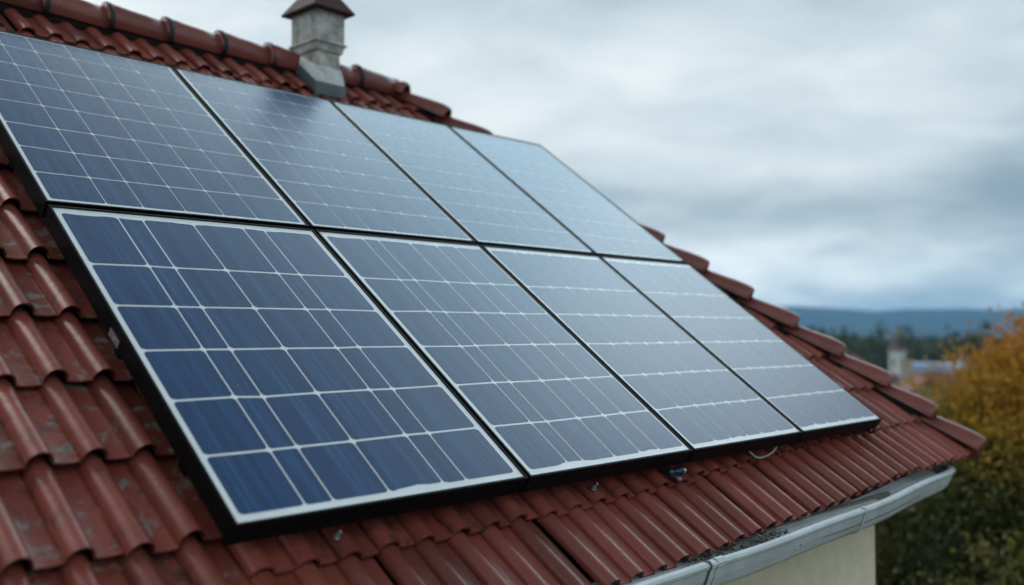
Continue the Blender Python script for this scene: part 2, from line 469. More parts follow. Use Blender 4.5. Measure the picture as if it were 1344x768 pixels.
# half-round caps: ridge and hips
def cap_tile(p0, p1, r0, r1, upv, thick=0.012, lo_th=0.02):
    """half-round clay cap from its lower (wide) end p0 to its upper end p1"""
    mb = MB(); d = (p1-p0).normalized(); a = d.cross(upv).normalized(); b = a.cross(d).normalized()
    n = 14
    tint = (min(1, max(0, random.gauss(0.5, 0.18))), max(0, random.gauss(0.15, 0.15)), max(0, random.gauss(0.25, 0.2)), 1)
    rings = [(0.0, r0, 0), (0.0, r0+0.004, 0), (0.10, r0+0.003, 0), (1.0, r1, 0)]
    vs, fs = [], []
    segs = [(0.004, r0*0.88-thick), (0.0, r0*0.88-0.004), (0.006, r0*0.90), (0.025, r0*0.955), (0.06, r0*1.0), (0.12, r0*1.035), (0.20, r0*1.035), (0.34, r0*0.99), (0.6, r0*0.5+r1*0.5), (1.0, r1), (1.0, r1-thick), (0.0, r0*0.88-thick)]
    for t, r in segs:
        for k in range(n+1):
            th = lo_th + (math.pi-2*lo_th)*k/n
            vs.append(p0.lerp(p1, t) + (a*math.cos(th) + b*math.sin(th)*1.0)*r)
    m = n+1
    for j in range(len(segs)-1):
        for k in range(n): fs.append((j*m+k, j*m+k+1, (j+1)*m+k+1, (j+1)*m+k))
    for j in range(len(segs)-1):
        pass
    mb.add(vs, fs, True, tint)
    return mb
zr = P(0, VR, -0.12).z + 0.014
x = 2.92
i = 0
while x > ULEFT:
    p0 = Vector((x, YR, zr - 0.012 + random.gauss(0, 0.003))); p1 = Vector((x - 0.36, YR + random.gauss(0, 0.004), zr + 0.006))
    o = cap_tile(p1, p0, 0.089, 0.082, Vector((0, 0, 1)), lo_th=-0.62).build('ridge_tile', M_cap, None, colattr=True)
    o.parent = roof
    cl_ = MB()                                # dark strap over the joint
    vs, fs = [], []
    for dx in (-0.011, 0.011):
        for k in range(15):
            th = -0.75 + (math.pi+1.5)*k/14
            vs.append(Vector((x - 0.335 + dx, YR + math.cos(th)*0.0925, zr + math.sin(th)*0.0925 + 0.001)))
    fs = [(k, k+1, 15+k+1, 15+k) for k in range(14)]
    cl_.add(vs, fs, True)
    so_ = cl_.build('ridge_clip', M_clip); so_.parent = roof
    md = so_.modifiers.new('thickness', 'SOLIDIFY'); md.thickness = 0.010; md.offset = 0
    x -= 0.325
    i += 1
hipv = [-0.27 + 0.293*k for k in range(14)]
for mir in (0, 1):
    for v in hipv:
        v1 = min(v + 0.345, VR + 0.05)
        if v1 - v < 0.15: continue
        p0 = P(uh(v), v, -0.084); p1 = P(uh(v1), v1, -0.132)
        if mir: p0.y, p1.y = 2*YR - p0.y, 2*YR - p1.y
        upv = Vector((0.45, -0.45 if not mir else 0.45, 0.85)).normalized()
        o = cap_tile(p0, p1, 0.076, 0.054, upv, lo_th=-0.28).build('hip_tile', M_cap, None, colattr=True)
        o.parent = roof
# near-black fill added under the caps: closes gaps, stands in for shade
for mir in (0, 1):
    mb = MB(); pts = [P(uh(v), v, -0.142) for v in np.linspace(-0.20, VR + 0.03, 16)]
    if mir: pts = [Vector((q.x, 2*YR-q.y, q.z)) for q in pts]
    mb.tube(pts, 0.044, 10); mb.build('cap_shade_fill', M_deck, roof)
mb = MB(); mb.tube([Vector((ULEFT, YR, zr-0.035)), Vector((2.93, YR, zr-0.035))], 0.06, 10); mb.build('cap_shade_fill', M_deck, roof)
# walls, gable, fascia, soffit
wm = MB()
x0, x1, y0, y1 = -3.1, 4.25, 0.30, 2*YR-0.30
wm.box((x0, y0, -5.3), (x1, y1, -0.36))
gzr = P(0, VR, -0.25).z
wm.add([(x0, y0+0.02, -0.355), (x0, y1-0.02, -0.355), (x0, YR, gzr), (x0+0.3, y0+0.02, -0.355), (x0+0.3, y1-0.02, -0.355), (x0+0.3, YR, gzr)],
       [(2, 1, 0), (3, 4, 5), (0, 3, 5, 2), (1, 2, 5, 4), (0, 1, 4, 3)])
child(wm.build('wall', M_wall, fixn=True), house)
fm = MB()
fm.box((ULEFT, -0.135, -0.40), (3.4, -0.115, -0.32)); fm.box((ULEFT, -0.113, -0.358), (4.2, 0.298, -0.345))
fm.box((4.252, 0.30, -0.358), (4.45, y1, -0.345)); fm.box((ULEFT, y1+0.002, -0.358), (4.2, y1+0.45, -0.345))
child(fm.build('fascia', M_wood), house)

# gutter along the eave, bending round the hip corner
gpath = [(-3.4, -0.305), (-1.0, -0.305), (0.6, -0.303), (1.2, -0.300), (1.46, -0.298), (1.56, -0.285), (1.9, -0.283), (2.57, -0.264), (2.98, -0.250), (3.30, -0.230),
         (3.60, -0.203), (3.90, -0.172), (4.15, -0.147), (4.36, -0.122), (4.46, -0.088), (4.51, -0.03), (4.52, 0.04), (4.515, 0.12)]
def resample(pts, step):
    out = [Vector((*pts[0], 0))]
    for a_, b_ in zip(pts, pts[1:]):
        a_, b_ = Vector((*a_, 0)), Vector((*b_, 0)); n = max(1, int((b_-a_).length/step))
        out += [a_.lerp(b_, (k+1)/n) for k in range(n)]
    for _ in range(4):
        out = [out[0]] + [(out[i-1] + out[i]*2 + out[i+1])/4 for i in range(1, len(out)-1)] + [out[-1]]
    return out
gp = resample(gpath, 0.06)
GZ = -0.310
def gframe(i):
    d = (gp[min(i+1, len(gp)-1)] - gp[max(i-1, 0)]).normalized()
    inn = Vector((-d.y, d.x, 0))              # towards the house
    sag = 0.004*math.sin(gp[i].x*2.1) + 0.003*math.sin(gp[i].x*5.3+1)
    return Vector((gp[i].x, gp[i].y, GZ + sag)), inn, Vector((0, 0, 1))
prof = [(0.026, -0.010), (0.028, 0.002), (0.016, 0.006), (0.000, 0.002), (-0.006, -0.006), (-0.003, -0.016), (0.004, -0.022), (0.015, -0.055), (0.030, -0.088), (0.046, -0.104), (0.07, -0.112), (0.145, -0.112),
        (0.147, -0.008), (0.143, -0.008), (0.141, -0.106), (0.072, -0.106), (0.050, -0.098), (0.036, -0.084), (0.021, -0.052), (0.010, -0.020), (0.018, -0.012)]
gm_ = MB(); gm_.sweep(gp, prof, gframe, smooth=False, closed_prof=True)
o, inn, upz = gframe(len(gp)-1)
dirv = Vector((inn.y, -inn.x, 0))
endp = [o + inn*a + upz*b for a, b in ((0.0, 0.0), (0.015, -0.055), (0.030, -0.088), (0.046, -0.104), (0.07, -0.1115), (0.145, -0.1115), (0.145, 0.0))]
gm_.add([q + dirv*0.001 for q in endp] + [q + dirv*0.005 for q in endp], [tuple(range(7)), tuple(reversed(range(7, 14)))] + [(i, (i+1) % 7, 7+(i+1) % 7, 7+i) for i in range(7)])
gut = child(gm_.build('gutter', M_gutter, fixn=True), house)
def strap(xpos, wid, mat, name, grow=0.003):
    best = min(range(len(gp)), key=lambda i: abs(gp[i].x - xpos) + (10 if i > len(gp)-6 else 0))
    o, inn, upz = gframe(best); d = Vector((inn.y, -inn.x, 0))
    pr = [(0.022, 0.004), (0.014, 0.0095), (0.001, 0.007), (-0.0075, -0.004), (-0.004, -0.018), (0.001, -0.024), (0.012, -0.057), (0.027, -0.090), (0.044, -0.1075), (0.07, -0.1155), (0.14, -0.1155)]
    mb = MB(); vs = []
    for s_ in (-wid/2, wid/2): vs += [o + d*s_ + inn*a + upz*b for a, b in pr]
    m = len(pr); mb.add(vs, [(k, k+1, m+k+1, m+k) for k in range(m-1)])
    ob = mb.build(name, mat); md = ob.modifiers.new('thickness', 'SOLIDIFY'); md.thickness = 0.002; md.offset = 0
    ob.parent = gut
for xs_ in (-2.3, -0.9, 0.5):
    strap(xs_, 0.03, M_gutter, 'gutter_bracket')
strap(2.85, 0.03, M_gutter, 'gutter_bracket')
strap(1.52, 0.012, M_lead, 'gutter_joint')
strap(1.60, 0.05, M_gutter, 'gutter_bracket')
# drip flashing behind the gutter, under the tile ends
dm = MB(); vs = []; ii = [i for i in range(len(gp)) if i < len(gp)-4]
for i in ii:
    o, inn, upz = gframe(i)
    vs += [o + inn*0.136 + upz*(-0.012), o + inn*0.100 + upz*(-0.022), o + inn*0.092 + upz*(-0.045)]
dm.add(vs, [(k*3+j, k*3+j+1, k*3+j+4, k*3+j+3) for k in range(len(ii)-1) for j in range(2)])
o_ = child(dm.build('drip_flashing', M_gutter), house); md = o_.modifiers.new('thickness', 'SOLIDIFY'); md.thickness = 0.002

# ------------------------------------------------------------------ chimney (part of the house)
cx0, cx1, cy0, cy1 = 2.115, 2.295, 2.740, 2.975
ch = MB()
def ring(mb, levels, cap_top=True):
    vs, fs = [], []
    for z, g in levels:
        vs += [(cx0-g, cy0-g, z), (cx1+g, cy0-g, z), (cx1+g, cy1+g, z), (cx0-g, cy1+g, z)]
    for i in range(len(levels)-1):
        for k in range(4): fs.append((i*4+k, i*4+(k+1) % 4, (i+1)*4+(k+1) % 4, (i+1)*4+k))
    n = len(levels)-1
    fs += [(3, 2, 1, 0), (n*4, n*4+1, n*4+2, n*4+3)]
    mb.add(vs, fs)
ring(ch, [(1.80, -0.006), (2.125, -0.006), (2.131, 0.006), (2.158, 0.012), (2.172, 0.017), (2.178, 0.027), (2.187, 0.027), (2.193, 0.014), (2.380, 0.014)])
chim = child(ch.build('chimney', M_chim, fixn=True), house)
b_ = chim.modifiers.new('soft', 'BEVEL'); b_.width = 0.004; b_.segments = 2
cc = MB(); ring(cc, [(2.372, 0.056), (2.380, 0.060), (2.388, 0.056), (2.560, -0.060), (2.60, -0.080)])
c_ = cc.build('chimney_cowl', M_copper, fixn=True); c_.parent = chim
sk = MB()                                     # flared mortar skirt following the slope
def slope_z(y, n): return (y*SA + n)/CA       # plane at offset n off the glass plane
vs = []
for g, dz in ((0.016, 0.045), (0.011, 0.095), (-0.001, 0.140)):
    for (xx, yy) in ((cx0-g, cy0-g), (cx1+g, cy0-g), (cx1+g, cy1+g), (cx0-g, cy1+g)):
        vs.append((xx, yy, slope_z(yy, -0.105) + dz*(1 if yy < 2.9 else 0.6)))
sk.add(vs, [(i*4+k, i*4+(k+1) % 4, (i+1)*4+(k+1) % 4, (i+1)*4+k) for i in range(2) for k in range(4)])
s_ = sk.build('mortar_skirt', M_mortar, fixn=True); s_.parent = chim
md = s_.modifiers.new('thickness', 'SOLIDIFY'); md.thickness = 0.012; md.offset = -1
fl = MB(); vs = []
for g, dz in ((0.020, -0.022), (0.020, 0.006), (0.019, 0.035), (0.018, 0.055)):
    for (xx, yy) in ((cx0-g, cy0-g*1.1), (cx1+g, cy0-g*1.1), (cx1+g, cy1+g), (cx0-g, cy1+g)):
        vs.append((xx, yy, slope_z(yy, -0.105) + dz))
fl.add(vs, [(i*4+k, i*4+(k+1) % 4, (i+1)*4+(k+1) % 4, (i+1)*4+k) for i in range(3) for k in range(4)])
f_ = fl.build('chimney_flashing', M_lead, fixn=True); f_.parent = chim
md = f_.modifiers.new('thickness', 'SOLIDIFY'); md.thickness = 0.004; md.offset = -1

# ------------------------------------------------------------------ solar panels
CW = [0, 1.0, 1.915, 2.7952, 3.6552]
LOW = [0.034, 0.240, 0.453, 0.667, 0.880, 1.095, 1.385]
UPP = [0.028, 0.203, 0.380, 0.558, 0.744, 0.924, 1.103, 1.288, 1.425]
COLS = {  # column boundaries as measured on each panel, with the width of the white line to the right of each
    (0, 0): [0.027, 0.209, 0.293, 0.476, 0.672, 0.759, 0.963],
    (1, 0): [0.030, 0.213, 0.290, 0.459, 0.609, 0.723, 0.890],
    (2, 0): [0.028, 0.190, 0.310, 0.440, 0.560, 0.690, 0.850],
    (3, 0): [0.028, 0.180, 0.300, 0.430, 0.560, 0.690, 0.832],
    (0, 1): [0.024, 0.203, 0.330, 0.488, 0.636, 0.774, 0.968],
    (1, 1): [0.026, 0.180, 0.300, 0.440, 0.590, 0.730, 0.890],
    (2, 1): [0.026, 0.180, 0.300, 0.440, 0.570, 0.700, 0.855],
    (3, 1): [0.026, 0.170, 0.300, 0.430, 0.560, 0.690, 0.834],
}
LABELS = {
    (0, 0): 'large dark blue panel nearest the camera, at the lower left corner of the array',
    (1, 0): 'blue panel of the lower row above the silver bolt, right of the nearest panel',
    (2, 0): 'blue grey panel of the lower row above the loose grey cable, third from the left',
    (3, 0): 'pale reflecting panel at the lower right corner of the array, nearest the gutter end',
    (0, 1): 'blue panel of the upper row at the far left, cut off by the picture edge',
    (1, 1): 'hazy blue panel of the upper row whose top right corner ends below the chimney',
    (2, 1): 'pale panel of the upper row just right of the chimney base',
    (3, 1): 'palest panel at the upper right corner, its outline standing against the sky',
}
def rounded(x0, y0, x1, y1, r, wob):
    pts = []
    r = min(r, (x1-x0)*0.3)
    for cx, cy, a0 in ((x1-r, y0+r, -90), (x1-r, y1-r, 0), (x0+r, y1-r, 90), (x0+r, y0+r, 180)):
        for k in range(4):
            t = rad(a0 + 30*k); pts.append((cx + r*math.cos(t) , cy + r*math.sin(t)))
    return pts
def make_panel(c, r):
    w = CW[c+1] - CW[c] - 0.016; h = 1.423 if r == 0 else 1.446
    g0 = 0.0 if c == 0 else 0.006
    root = empty('solar_panel', P(CW[c] + g0, 0.0 if r == 0 else 1.445, -0.062), (A, 0, 0), LABELS[(c, r)], 'solar panel', 'solar panels on the roof')
    w = CW[c+1] - CW[c] - (0.006 if c in (0, 3) else 0.012)
    T = 0.062; L = 0.0085
    fr = MB()
    fr.box((0, 0, 0), (w, L, T), bev=0.0012); fr.box((0, h-L, 0), (w, h, T), bev=0.0012)
    fr.box((0, L+.0004, 0), (L, h-L-.0004, T-.0004), bev=0.0012); fr.box((w-L, L+.0004, 0), (w, h-L-.0004, T-.0004), bev=0.0012)
    fr.box((L, L, 0.0), (w-L, 0.035, 0.003)); fr.box((L, h-0.035, 0.0), (w-L, h-L, 0.003))
    fr.build('frame', M_frame, root)
    bs = MB(); bs.box((L+.0004, L+.0004, T-0.010), (w-L-.0004, h-L-.0004, T-0.0045)); bs.build('backsheet', M_back, root)
    cs = MB(); ub = COLS[(c, r)]; vb = LOW if r == 0 else UPP
    k = w/ (CW[c+1]-CW[c]-0.008)
    rg = (0.0080 if r == 0 else 0.0058); cg = (0.0048 if r == 0 else 0.0032)
    if c >= 2: cg *= 0.8
    nrow, ncol = len(vb)-1, len(ub)-1
    # blots of white edge tape: centre, half width, height
    smb = [(random.uniform(0.1, w-0.1), random.uniform(0.015, 0.07), random.uniform(0.001, 0.0045)) for q in range(5 if c in (0, 1) else 3)]
    smt = [(random.uniform(0.1, w-0.1), random.uniform(0.02, 0.09), random.uniform(0.001, 0.005)) for q in range(4)]
    def smear(bl, x): return sum(hh*max(0.0, 1 - ((x-cx)/wd)**2)**0.5 for cx, wd, hh in bl)
    # white lines bend a little from cell to cell, and the sealing tape eats into the first and last rows
    hv = [[vb[j] + (random.gauss(0, 0.0016) if 0 < j < nrow else 0) for i in range(ncol+1)] for j in range(nrow+1)]
    for j in range(nrow):
        for i in range(ncol):
            a0 = ub[i] + (cg/2 if i > 0 else 0); a1 = ub[i+1] - (cg/2 if i < ncol-1 else 0)
            b0 = rg/2 if j > 0 else 0; b1 = rg/2 if j < nrow-1 else 0
            if a1 > w - 0.022: a1 = w - 0.022
            nseg = max(3, int((a1-a0)/0.007))
            rr = (0.013 if (a1-a0) > 0.1 else 0.008) if r == 0 else 0.0085
            def edge(x, lo):
                t = (x-a0)/max(1e-6, a1-a0)
                y = hv[j][i]*(1-t) + hv[j][i+1]*t + b0 if lo else hv[j+1][i]*(1-t) + hv[j+1][i+1]*t - b1
                d = min(x-a0, a1-x)
                if d < rr:
                    q = rr - math.sqrt(max(0, rr*rr - (rr-d)**2)); y += q if lo else -q
                if lo and j == 0: y += smear(smb, x) * (1 if r == 0 else 0.35)
                if (not lo) and j == nrow-1: y -= smear(smt, x) * (1 if r == 0 else 0.35)
                return y
            xs = sorted(set([a0, a0+rr*0.12, a0+rr*0.4, a0+rr] + [a0+rr + (a1-a0-2*rr)*q/nseg for q in range(nseg+1)] + [a1-rr, a1-rr*0.4, a1-rr*0.12, a1]))
            z = T - 0.0040
            vs = [(x, edge(x, True), z) for x in xs] + [(x, edge(x, False), z) for x in xs]
            m = len(xs)
            cs.add(vs, [(q, q+1, m+q+1, m+q) for q in range(m-1)])
    cs.build('solar_cells', M_cell, root)
    jb = MB(); jb.box((w/2-0.06, h-0.16, 0.018), (w/2+0.06, h-0.07, 0.0515), bev=0.004); jb.build('junction_box', M_frame, root)
    return root
for r in (0, 1):
    for c in range(4): make_panel(c, r)

# mounting rails under the panels, with their end clamps
for v, lab in ((0.30, 'aluminium rail under the lower half of the lower panel row'), (0.78, 'aluminium rail whose clamp shows on the left edge of the nearest panel'),
               (1.85, 'aluminium rail under the lower half of the upper panel row'), (2.50, 'aluminium rail under the top half of the upper panel row')):
    root = empty('mounting_rail', P(0, v, -0.105), (A, 0, 0), lab, 'rail', 'rails carrying the panels')
    mb = MB(); mb.box((0.02, -0.02, 0.0), (3.64, 0.02, 0.0425), bev=0.002); mb.build('rail', M_frame, root)
    if v == 0.78:
        mb = MB(); mb.box((-0.0045, -0.040, 0.052), (-0.0008, 0.030, 0.075), bev=0.001); mb.tube([(-0.0045, -0.012, 0.063), (-0.009, -0.012, 0.063)], 0.006, 6, smooth=False)
        mb.build('end_clamp', M_alu, root)
# roof hooks that reach out from under the lower edge
def roof_hook(u, v, lab, mat):
    root = empty('roof_hook', P(u, v, -0.112), (A, 0, 0), lab, 'roof hook')
    mb = MB(); mb.box((-0.016, -0.03, 0.0), (0.016, 0.10, 0.006), bev=0.001); mb.box((-0.016, -0.036, 0.0), (0.016, -0.0305, 0.034), bev=0.001); mb.build('bracket', mat, root)
    mb = MB(); mb.tube([(0, -0.012, 0.0065), (0, -0.012, 0.018)], 0.011, 6, smooth=False); mb.tube([(0, -0.012, 0.018), (0, -0.012, 0.030)], 0.005, 8); mb.build('bolt', mat, root)
roof_hook(3.69, 0.045, 'black roof hook poking out under the right end of the array', M_frame)
def small_bolt(u, v, n, lab, s=1.0):
    root = empty('hex_bolt', P(u, v, n), (A, 0, 0), lab, 'bolt', 'silver bolts below the panels')
    mb = MB(); mb.tube([(0, 0, 0), (0, 0, 0.003*s)], 0.013*s, 16, smooth=False); mb.build('washer', M_alu, root)
    mb = MB(); mb.tube([(0, 0, 0.003*s), (0, 0, 0.012*s)], 0.009*s, 6, smooth=False); mb.tube([(0, 0, 0.012*s), (0, -0.004*s, 0.026*s)], 0.0045*s, 8); mb.build('head', M_alu, root)
small_bolt(1.385, -0.002, -0.106, 'small silver bolt on the tiles under the second panel', 1.0)
small_bolt(0.325, -0.002, -0.104, 'tiny silver bolt in the shade under the nearest panel', 0.9)
# cable connector lying on the tiles
root = empty('cable_connector', P(1.845, -0.018, -0.098), (A, 0, rad(-4)), 'dark blue metal cable connector lying on the tiles below the panel joint', 'connector')
mb = MB()
mb.tube([(-0.050, 0, 0.016), (-0.046, 0, 0.016), (-0.030, 0, 0.016), (-0.029, 0, 0.016), (0.010, 0, 0.016), (0.011, 0, 0.016), (0.028, 0, 0.016), (0.034, 0, 0.016)], [0.012, 0.016, 0.0175, 0.0150, 0.0150, 0.0180, 0.0180, 0.013], 18)
mb.build('body', M_blue, root)
mb = MB(); mb.tube([(0.034, 0, 0.016), (0.040, 0, 0.016), (0.048, 0, 0.016)], [0.011, 0.014, 0.012], 16); mb.build('collar', M_alu, root)
mb = MB(); mb.box((0.012, -0.022, -0.012), (0.030, 0.010, -0.0025), bev=0.002); mb.build('saddle', M_cable, root)
# loose cable drooping under the third panel
mb = MB()
ctl = [P(2.400, 0.050, -0.066), P(2.440, 0.004, -0.088), P(2.480, -0.012, -0.100), P(2.540, -0.013, -0.098), P(2.600, -0.006, -0.088), P(2.650, 0.012, -0.076), P(2.690, 0.050, -0.066)]
pts = []
for k in range(len(ctl)-1):
    q0, q1, q2, q3 = ctl[max(0, k-1)], ctl[k], ctl[k+1], ctl[min(len(ctl)-1, k+2)]
    for t in (0, 0.25, 0.5, 0.75):
        pts.append(0.5*(2*q1 + (q2-q0)*t + (2*q0-5*q1+4*q2-q3)*t*t + (3*q1-q0-3*q2+q3)*t**3))
pts.append(ctl[-1])
mb.tube(pts, 0.0042, 8)
tag(mb.build('loose_cable', M_cable), 'thin pale grey cable drooping in a loop below the third panel', 'cable')
# leaf litter lying in the gutter
lt = MB()
for k in range(900):
    xx = random.choice((random.uniform(1.55, 2.3), random.uniform(1.55, 2.3), random.uniform(0.3, 3.6)))
    best = min(gp, key=lambda q: abs(q.x-xx))
    yy = best.y + random.uniform(0.016, 0.10)
    zz = GZ - 0.055 + random.uniform(0, 0.035) + (0.015 if 1.5 < xx < 2.2 else -0.02) + (yy-best.y)*0.2
    s_ = random.uniform(0.004, 0.013); M_ = Matrix.Translation((xx, yy, zz)) @ Matrix.Rotation(random.uniform(0, 6), 4, 'Z') @ Matrix.Rotation(random.gauss(0, 0.6), 4, 'X')
    lt.add([M_ @ Vector(q) for q in ((-s_, 0, 0), (0, -s_*0.5, 0.001), (s_, 0, 0), (0, s_*0.5, 0.002))], [(0, 1, 2, 3)])
vs = []; idx = [i for i in range(len(gp)) if gp[i].x < 3.7]
for i in idx:
    o, inn, upz = gframe(i); hh = -0.062 + 0.02*sstep(1.2, 1.6, gp[i].x)*(1-sstep(2.1, 2.6, gp[i].x))
    vs += [o + inn*0.0135 + upz*hh, o + inn*0.075 + upz*(hh+0.012), o + inn*0.139 + upz*(hh+0.01)]
lt.add(vs, [(k*3+j, k*3+j+1, k*3+j+4, k*3+j+3) for k in range(len(idx)-1) for j in range(2)])
tag(lt.build('leaf_litter', M_litter), 'dark leaf litter and grit lying in the gutter', 'leaf litter', kind='stuff')

# ------------------------------------------------------------------ trees
def leaf_material(name, stops, trans=0.35):
    m, nt, b = new_mat(name)
    at = nt.nodes.new('ShaderNodeAttribute'); at.attribute_name = 'tint'
    sc = nt.nodes.new('ShaderNodeSeparateColor'); nt.links.new(at.outputs['Color'], sc.inputs[0])
    c = ramp(nt, sc.outputs[0], stops)
    nt.links.new(c, b.inputs['Base Color']); b.inputs['Roughness'].default_value = 0.6
    tr = nt.nodes.new('ShaderNodeBsdfTranslucent'); nt.links.new(c, tr.inputs['Color'])
    mx = nt.nodes.new('ShaderNodeMixShader'); mx.inputs[0].default_value = trans
    nt.links.new(b.outputs[0], mx.inputs[1]); nt.links.new(tr.outputs[0], mx.inputs[2])
    nt.links.new(mx.outputs[0], nt.nodes['Material Output'].inputs['Surface'])
    return m
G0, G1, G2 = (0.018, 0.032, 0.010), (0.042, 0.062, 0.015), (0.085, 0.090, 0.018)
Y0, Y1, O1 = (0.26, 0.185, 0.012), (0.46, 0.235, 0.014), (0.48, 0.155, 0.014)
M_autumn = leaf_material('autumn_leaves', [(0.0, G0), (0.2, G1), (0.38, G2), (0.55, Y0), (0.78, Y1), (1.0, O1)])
M_bark = simple('bark', (0.035, 0.028, 0.022), 0.95, 0, 0.3, 20, 0.5)
def tree(name, base, crown, size, nclump, per, leaf, tintf, label, group, trunk_r=0.14, cat='tree'):
    base = Vector(base); crown = Vector(crown)
    root = empty(name, base, label=label, cat=cat, group=group)
    rg = np.random.default_rng(int(abs(base.x*31 + base.y*7)*10) % 10000)
    cl_, tw = [], MB()
    top = crown + Vector((0, 0, size[2]*0.45))
    trunk = [base, base.lerp(crown, 0.45) + Vector((rg.normal(0, .12), rg.normal(0, .12), 0)), crown + Vector((rg.normal(0, .1), rg.normal(0, .1), 0)), top]
    tw.tube([q - base for q in trunk], [trunk_r*1.3, trunk_r, trunk_r*0.6, trunk_r*0.15], 9)
    while len(cl_) < nclump:
        d = rg.normal(0, 1, 3); d /= np.linalg.norm(d)
        if d[2] < -0.75: continue
        rr = rg.uniform(0.25, 1.0)**0.45*rg.uniform(0.85, 1.0)
        wz = 1.0 - 0.22*max(0, d[2])          # narrower towards the top
        cl_.append((crown + Vector((d[0]*size[0]*rr*wz, d[1]*size[1]*rr*wz, d[2]*size[2]*rr)), rr))
    for q, rr in cl_[::3]:
        t = rg.uniform(0.35, 0.9); s0 = trunk[1].lerp(trunk[3], t) if rg.random() < 0.7 else trunk[1].lerp(trunk[2], t)
        mid = s0.lerp(q, 0.5) + Vector((0, 0, rg.uniform(0.0, 0.25)))
        tw.tube([s0-base, mid-base, q-base], [trunk_r*0.30, trunk_r*0.18, trunk_r*0.05], 5, caps=False)
    tw.build('trunk', M_bark, root)
    V, F, Cc = [], [], []
    cr = size[0]*0.15
    tot = nclump*per
    cen = np.repeat(np.array([q[:] for q, _ in cl_]), per, axis=0)
    ctint = np.repeat(rg.normal(0, 0.10, nclump), per)
    pos = cen + np.clip(rg.normal(0, 1, (tot, 3)), -1.5, 1.5)*np.array([cr, cr, cr*0.75])*rg.uniform(0.6, 1.3, (tot, 1))
    n1_ = rg.normal(0, 1, (tot, 3)); n1_ /= np.linalg.norm(n1_, axis=1, keepdims=True)
    n2_ = np.cross(n1_, rg.normal(0, 1, (tot, 3))); n2_ /= np.linalg.norm(n2_, axis=1, keepdims=True)
    s_ = leaf*rg.uniform(0.6, 1.3, (tot, 1))
    q0 = pos - n1_*s_; q1 = pos + n2_*s_*0.55; q2 = pos + n1_*s_; q3 = pos - n2_*s_*0.55
    V = (np.stack([q0, q1, q2, q3], 1).reshape(-1, 3) - np.array(base[:]))
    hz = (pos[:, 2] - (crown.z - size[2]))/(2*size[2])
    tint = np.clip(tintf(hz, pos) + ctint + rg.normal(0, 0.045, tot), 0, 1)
    me = bpy.data.meshes.new('crown')
    me.vertices.add(tot*4); me.vertices.foreach_set('co', V.astype(np.float32).ravel())
    me.loops.add(tot*4); me.loops.foreach_set('vertex_index', np.arange(tot*4, dtype=np.int32))
    me.polygons.add(tot); me.polygons.foreach_set('loop_start', np.arange(0, tot*4, 4, dtype=np.int32))
    me.update(calc_edges=True)
    at = me.color_attributes.new('tint', 'FLOAT_COLOR', 'POINT')
    c4 = np.ones((tot*4, 4), dtype=np.float32); c4[:, 0] = np.repeat(tint, 4)
    at.data.foreach_set('color', c4.ravel())
    me.materials.append(M_autumn); me.validate()
    link(bpy.data.objects.new('crown', me), root)
    return root
TG = 'trees beside the house'
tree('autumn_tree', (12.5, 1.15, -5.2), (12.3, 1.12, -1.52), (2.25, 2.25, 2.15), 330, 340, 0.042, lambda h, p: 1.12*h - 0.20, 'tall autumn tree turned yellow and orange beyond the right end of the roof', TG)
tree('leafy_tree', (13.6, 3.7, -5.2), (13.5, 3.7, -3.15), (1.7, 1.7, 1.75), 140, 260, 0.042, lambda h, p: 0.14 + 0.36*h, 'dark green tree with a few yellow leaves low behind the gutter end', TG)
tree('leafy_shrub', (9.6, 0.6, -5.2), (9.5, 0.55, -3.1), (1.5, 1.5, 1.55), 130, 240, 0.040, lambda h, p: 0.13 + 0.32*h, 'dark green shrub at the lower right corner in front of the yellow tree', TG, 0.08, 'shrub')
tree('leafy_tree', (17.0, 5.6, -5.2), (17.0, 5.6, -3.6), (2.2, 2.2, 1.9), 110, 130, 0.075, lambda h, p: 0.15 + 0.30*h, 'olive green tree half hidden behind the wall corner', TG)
tree('autumn_tree', (14.5, -2.2, -5.2), (14.5, -2.2, -1.9), (2.1, 2.1, 2.4), 130, 130, 0.070, lambda h, p: 0.30 + 0.55*h, 'orange autumn tree at the picture edge behind the yellow one', TG)

